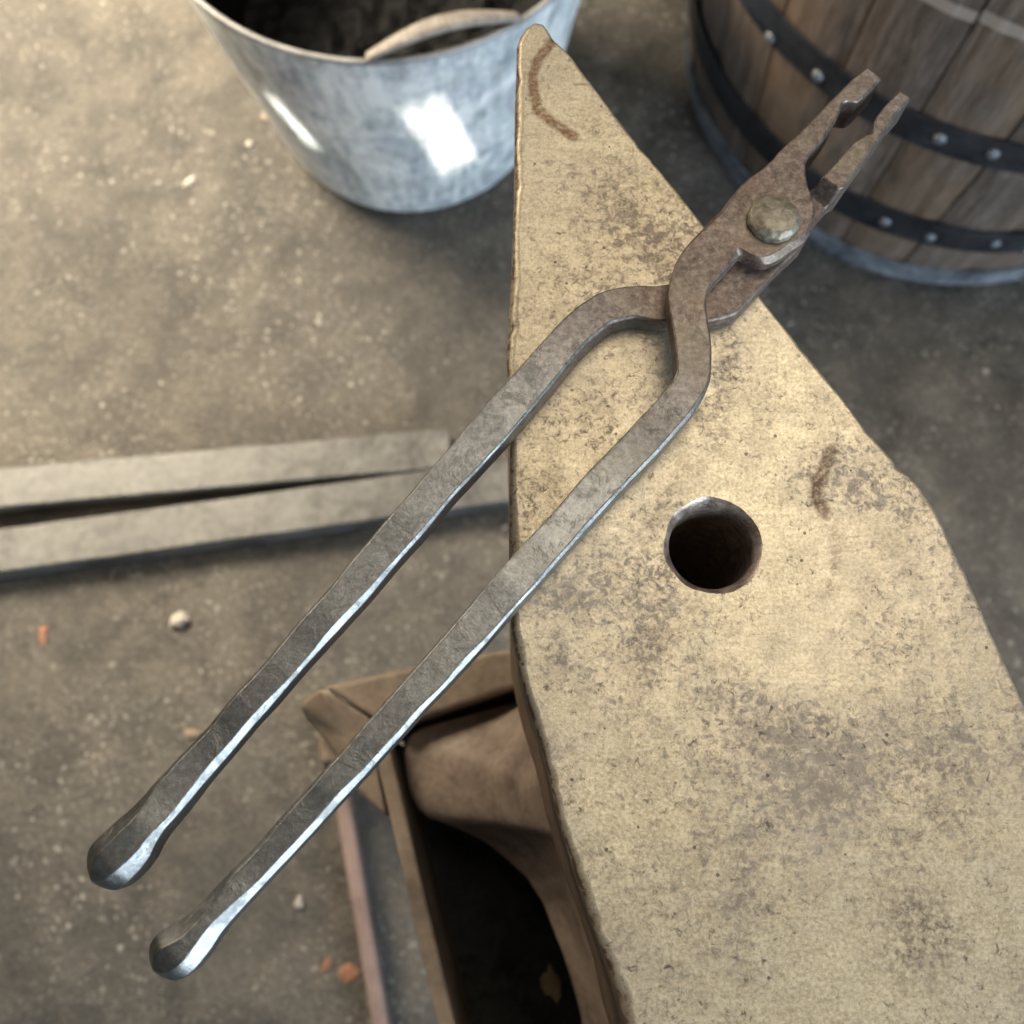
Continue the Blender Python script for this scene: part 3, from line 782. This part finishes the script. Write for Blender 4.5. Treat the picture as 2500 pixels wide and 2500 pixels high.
leg((XR - 0.02, 0.09, ZS - 0.17), (XR + 0.05, 0.10, 0.0))
leg((XR - 0.02, -0.41, ZS - 0.16), (XR + 0.05, -0.50, 0.0))
V, Fc = box_between((-0.1715, 0.055), (-0.045, -0.52), 0.0150, 0.006, 0.026)
rl = bevel(mesh_obj('base_rail', V, Fc, M_RAIL, stand, False), 0.003, 2)
rl['label'] = 'pinkish brown rail along the floor'

# cinders lying in the box
def lumps(cx, cy, poly_in, z, step, amp, seed):
    xs = np.arange(-0.24, 0.32, step)
    return xs
rng = random.Random(3)
def heightfield(x0, x1, y0, y1, step, hf, inside):
    xs = np.arange(x0, x1 + 1e-9, step); ys = np.arange(y0, y1 + 1e-9, step)
    ok = {}; V = []
    for i, x in enumerate(xs):
        for j, y in enumerate(ys):
            if inside(x, y):
                ok[(i, j)] = len(V); V.append((x, y, hf(x, y)))
    Fc = [(ok[(i, j)], ok[(i + 1, j)], ok[(i + 1, j + 1)], ok[(i, j + 1)]) for (i, j) in ok
          if (i + 1, j) in ok and (i + 1, j + 1) in ok and (i, j + 1) in ok]
    return V, Fc
def lump_h(x, y, sc, amp, seed):
    d, _p = noise.voronoi(Vector((x * sc, y * sc, seed)))
    return amp * (0.9 - d[0]) + amp * 0.35 * noise.noise(Vector((x * sc * 2.5, y * sc * 2.5, seed)))
V, Fc = heightfield(-0.08, 0.225, -0.43, 0.12, 0.005, lambda x, y: ZS - 0.105 + lump_h(x, y, 38, 0.010, 2.2),
                    lambda x, y: x > -0.0785 + (0.062 - y) * 0.2723 and y < 0.062 + x * 0.25 and x < 0.222)
M_CINDER = mat_simple('ashy_cinders', (0.004, 0.004, 0.004), (0.050, 0.047, 0.044), 45, 0.6, 0.85, 0.0, 0.6, 0.004)
cind = mesh_obj('cinders', V, Fc, M_CINDER, None, False)
tag(cind, 'black cinders lying inside the open anvil stand', 'cinders', kind='stuff')
# pale chip on the cinders
def chip_mesh(seed, sx, sy, sz, n=10):
    r = random.Random(seed); V = []; 
    for k, (zz, q) in enumerate(((0.0, 0.72), (0.35, 1.0), (0.75, 0.86), (1.0, 0.45))):
        for j in range(n):
            a = 2 * math.pi * j / n
            w = q * (1 + 0.75 * noise.noise(Vector((math.cos(a) * 1.1 + seed * 5.1, math.sin(a) * 1.1, zz))) + 0.14 * r.uniform(-1, 1))
            V.append((sx * w * math.cos(a), sy * w * math.sin(a), sz * (zz + 0.10 * r.uniform(-1, 1) * (0 < k))))
    Fc = []
    for k in range(3):
        for j in range(n):
            Fc.append((k * n + j, k * n + (j + 1) % n, (k + 1) * n + (j + 1) % n, (k + 1) * n + j))
    Fc += [tuple(range(n - 1, -1, -1)), tuple(3 * n + j for j in range(n))]
    return V, Fc
V, Fc = chip_mesh(17, 0.0055, 0.010, 0.004, 12)
wc = mesh_obj('wood_chip', V, Fc, M_LEAF, None, False, (0.026, -0.105, ZS - 0.0975))
wc.rotation_euler = (0.12, 0.1, 0.35)
tag(wc, 'pale yellowish chip lying on the black cinders in the stand', 'wood chip')

# ------------------------------------------------------------------ flat bars on the floor
def bar(a, b, w, h, label, seed):
    a = Vector(a); b = Vector(b); L = (b - a).length; ang = math.atan2(b.y - a.y, b.x - a.x)
    n = 60; rows = []
    for i in range(n + 1):
        x = -L / 2 + L * i / n
        e0 = 0.0008 * n1(x * 30, 1, seed); e1 = 0.0008 * n1(x * 30, 2, seed); zt = h + 0.0006 * n1(x * 24, 3, seed)
        c = 0.0022
        rows.append([(x, -w / 2 + e0, 0.0), (x, -w / 2 + e0, zt - c), (x, -w / 2 + e0 + c * 0.35, zt - c * 0.35), (x, -w / 2 + e0 + c, zt),
                     (x, w / 2 + e1 - c, zt), (x, w / 2 + e1 - c * 0.35, zt - c * 0.35), (x, w / 2 + e1, zt - c), (x, w / 2 + e1, 0.0)])
    V, Fc = loft(rows, True, True, True)
    o = mesh_obj('steel_bar', V, Fc, M_BAR, None, False)
    o.location = ((a.x + b.x) / 2, (a.y + b.y) / 2, 0.0); o.rotation_euler = (0, 0, ang)
    return tag(o, label, 'bar', 'steel bars lying on the floor')
bar((-0.80, 0.290), (-0.060, 0.3605), 0.0445, 0.026, 'flat grey steel bar on the floor, the one nearer the galvanised tub', 1)
bar((-0.80, 0.207), (0.060, 0.3325), 0.0470, 0.026, 'flat grey steel bar on the floor, the one nearer the anvil stand', 2)

# ------------------------------------------------------------------ galvanised tub with coal
TX, TY, TZ = -0.1145, 0.812, 0.325
tub = thing('galvanised_tub', 'blue grey galvanised steel tub behind the anvil tip, filled with black coal', 'tub', (TX, TY, 0))
def tr(z): return 0.158 + (0.2125 - 0.158) * (z / TZ) ** 0.97 - 0.006 * math.exp(-z / 0.012)
prof = [(0.0, 0.004), (0.143, 0.004), (0.1490, 0.0), (0.1520, 0.001)]
for i in range(1, 41):
    z = TZ * i / 40
    r = tr(z)
    for zr in (0.222,):
        r += 0.0011 * math.exp(-((z - zr) / 0.0035) ** 2)
    prof.append((r, z))
def dent(V):
    return [(x * (1 + 0.006 * n1(math.atan2(y, x) * 1.5, z * 5, 3)) + TX, y * (1 + 0.006 * n1(math.atan2(y, x) * 1.5, z * 5, 4)) + TY, z) for x, y, z in V]
V, Fc = lathe(prof, 120)
mesh_obj('body', dent(V), Fc, M_ZINC, tub)
V, Fc = lathe([(tr(TZ * i / 40) - 0.0022, TZ * i / 40) for i in range(40, 0, -1)] + [(0.146, 0.007), (0.0, 0.007)], 120)
ln = mesh_obj('sooty_lining', dent(V), Fc, M_COAL, tub)
ln['label'] = 'inside of the tub, black with soot'
tor = []
for k in range(10):
    a = 2 * math.pi * k / 10
    tor.append((0.2122 + 0.0028 * math.cos(a), TZ + 0.0012 + 0.0028 * math.sin(a)))
tor.append(tor[0])
V, Fc = lathe(tor, 140)
mesh_obj('rolled_rim', [(x + TX, y + TY, z) for x, y, z in V], Fc, M_RIM, tub)
# fixed grip: a ribbed strap standing on the rim
rows = []
a0, a1 = math.radians(-91), math.radians(-53)
NG = 80
for i in range(NG + 1):
    t = i / NG; a = a0 + (a1 - a0) * t
    up = 0.003 + 0.017 * math.sin(math.pi * t) ** 0.75
    r = 0.2110 - 0.012 * math.sin(math.pi * t)
    wd = 0.0055 + 0.0035 * math.sin(math.pi * t); th = 0.0038 + 0.0006 * math.sin(t * 150)
    rows.append([(TX + (r + wd * math.cos(q)) * math.cos(a), TY + (r + wd * math.cos(q)) * math.sin(a), TZ + up + th * math.sin(q)) for q in [2 * math.pi * k / 12 for k in range(12)]])
V, Fc = loft(rows, True, True, True)
mesh_obj('handle', V, Fc, M_GRIP, tub)
V, Fc = heightfield(-0.21, 0.21, -0.21, 0.21, 0.006, lambda x, y: lump_h(x, y, 24, 0.020, 5.1), lambda x, y: x * x + y * y < 0.172 ** 2)
coal = mesh_obj('coal', [(x + TX, y + TY, z + 0.125) for x, y, z in V], Fc, M_COAL, None, False)
tag(coal, 'black coal heaped inside the galvanised tub', 'coal', kind='stuff')

# ------------------------------------------------------------------ half barrel
BX, BY = 0.522, 0.868
barrel = thing('oak_barrel', 'weathered oak barrel with dark riveted iron hoops at the upper right', 'barrel', (BX, BY, 0))
HB = 0.50
def br(z): return np.interp(z, [0, 0.03, 0.11, 0.26, 0.40, 0.50], [0.300, 0.3035, 0.3125, 0.3255, 0.3300, 0.3270])
NSV = 26
rs = random.Random(8)
stave_mesh = None
zs = np.linspace(0, HB, 15)
for k in range(NSV):
    da = 2 * math.pi / NSV
    half = da / 2 - 0.0030
    if k < 3:
        rows = []
        for z in zs:
            R0 = br(z) - 0.0012
            row = []
            for t in np.linspace(-1, 1, 5):
                a = t * half
                lip = 0.0022 * max(0.0, abs(t) - 0.6) / 0.4
                row.append(((R0 - lip) * math.cos(a), (R0 - lip) * math.sin(a), z))
            for t in np.linspace(1, -1, 5):
                a = t * half
                row.append(((R0 - 0.026) * math.cos(a), (R0 - 0.026) * math.sin(a), z))
            rows.append(row)
        V, Fc = loft(rows, True, True, True)
        me = bpy.data.meshes.new('stave'); me.from_pydata(V, [], Fc); me.update()
        bm = bmesh.new(); bm.from_mesh(me); bmesh.ops.recalc_face_normals(bm, faces=bm.faces); bm.to_mesh(me); bm.free()
        me.materials.append(M_OAK)
        if stave_mesh is None: stave_mesh = []
        stave_mesh.append(me)
    o = bpy.data.objects.new('stave', stave_mesh[k % 3])
    COL.objects.link(o); o.parent = barrel
    o.rotation_euler = (0, 0, k * da - 2.313 - da / 2)
    sc_ = 1 + 0.004 * rs.uniform(-1, 1)
    o.scale = (sc_, sc_, 1)
V, Fc = lathe([(0.0, 0.02), (0.285, 0.02), (0.285, 0.034), (0.0, 0.034)], 60)
mesh_obj('barrel_bottom', [(x + BX, y + BY, z) for x, y, z in V], Fc, M_OAK, barrel, False)
V, Fc = lathe([(0.0, 0.44), (0.300, 0.44), (0.300, 0.456), (0.0, 0.456)], 60)
mesh_obj('barrel_head', [(x + BX, y + BY, z) for x, y, z in V], Fc, M_OAK, barrel, False)
stud_me = None
def hoop(z0, z1, mat, label, rivets, rz, th=0.0032, size=0.0062):
    global stud_me
    p = []
    for z in np.linspace(z0, z1, 5): p.append((br(z) + th, z))
    for z in np.linspace(z1, z0, 5): p.append((br(z) - 0.001, z))
    p.append(p[0])
    V, Fc = lathe(p, 120)
    o = mesh_obj('hoop', [(x + BX, y + BY, z) for x, y, z in V], Fc, mat, barrel, False)
    o['label'] = label
    if stud_me is None:
        prof = [(1.0, 0.0), (0.95, 0.25), (0.75, 0.5), (0.4, 0.62), (0.0, 0.66)]
        V, Fc = lathe(prof, 10)
        stud_me = bpy.data.meshes.new('hoop_rivet'); stud_me.from_pydata(V, [], Fc); stud_me.update()
        stud_me.polygons.foreach_set('use_smooth', [True] * len(stud_me.polygons)); stud_me.materials.append(M_STUD)
    for px_a, zz in rivets:
        s = bpy.data.objects.new('hoop_rivet', stud_me)
        a = px_a; r = br(zz) + th - 0.0002
        s.location = (BX + r * math.cos(a), BY + r * math.sin(a), zz)
        s.rotation_euler = Vector((math.cos(a), math.sin(a), 0.0)).to_track_quat('Z', 'Y').to_euler()
        s.scale = (size, size, size)
        link(s, o)
    return o

hoop(0.249, 0.285, M_HOOP, 'dark iron hoop, the highest in view, with bright rivets', [(-2.559, 0.254), (-2.370, 0.2625), (-1.991, 0.269), (-1.845, 0.270), (-1.30, 0.267)], 0)
hoop(0.093, 0.135, M_HOOP, 'dark iron hoop round the middle of the visible barrel side', [(-1.984, 0.1146), (-1.828, 0.111), (-1.622, 0.116), (-1.490, 0.098)], 0)
hoop(0.003, 0.036, M_HOOP_LOW, 'scuffed blue grey hoop at the foot of the barrel', [(-1.35, 0.02)], 0)

# ------------------------------------------------------------------ crumbs on the floor
def crumb(name, xy, size, mat, label, cat, seed, rot=0.0, grp=None):
    V, Fc = chip_mesh(seed, *size)
    o = mesh_obj(name, V, Fc, mat, None, False, (xy[0] / 1000, xy[1] / 1000, 0.0))
    o.rotation_euler = (0, 0, rot)
    return tag(o, label, cat, grp)
crumb('brick_crumb', (-479, 164), (0.0055, 0.0095, 0.003), M_CHIP_RED, 'orange brick crumb on the floor at the far left below the bars', 'brick crumb', 1, 0.2)
crumb('pebble', (-339, 179), (0.009, 0.009, 0.009), M_CHIP_PALE, 'small whitish pebble on the floor below the steel bars', 'pebble', 2)
crumb('pebble', (-317, 64), (0.008, 0.0045, 0.005), M_CHIP_TAN, 'small tan pebble on the floor beside the left tongs handle', 'pebble', 3)
crumb('brick_crumb', (-150, -160), (0.010, 0.006, 0.002), M_CHIP_RED, 'broken orange brick crumb on the floor beside the pinkish rail', 'brick crumb', 4, 0.4)
crumb('brick_crumb', (-171, -152), (0.0065, 0.004, 0.002), M_CHIP_RED, 'smaller orange brick crumb left of the broken one near the rail', 'brick crumb', 14, 0.9)
crumb('pebble', (-286, 792), (0.0055, 0.011, 0.005), M_CHIP_TAN, 'tan pebble against the left side of the galvanised tub', 'pebble', 5)
crumb('pebble', (-296, 830), (0.0045, 0.007, 0.004), M_CHIP_TAN, 'tan pebble at the tub side, nearest the top edge', 'pebble', 6)
crumb('pebble', (-305, 750), (0.005, 0.0045, 0.004), M_CHIP_PALE, 'round pale pebble on the floor left of the tub', 'pebble', 7)
crumb('stone_flake', (-372, 700), (0.012, 0.004, 0.003), M_CHIP_PALE, 'thin pinkish white flake on the floor left of the tub', 'stone flake', 8, 0.8)
crumb('pebble', (-234, -61), (0.008, 0.003, 0.004), M_CHIP_PALE, 'pale splinter like pebble between the two tongs handles', 'pebble', 9, 0.9)
crumb('pebble', (-200, -95), (0.004, 0.0055, 0.005), M_CHIP_PALE, 'tiny pale pebble right of the lower handle end', 'pebble', 10)
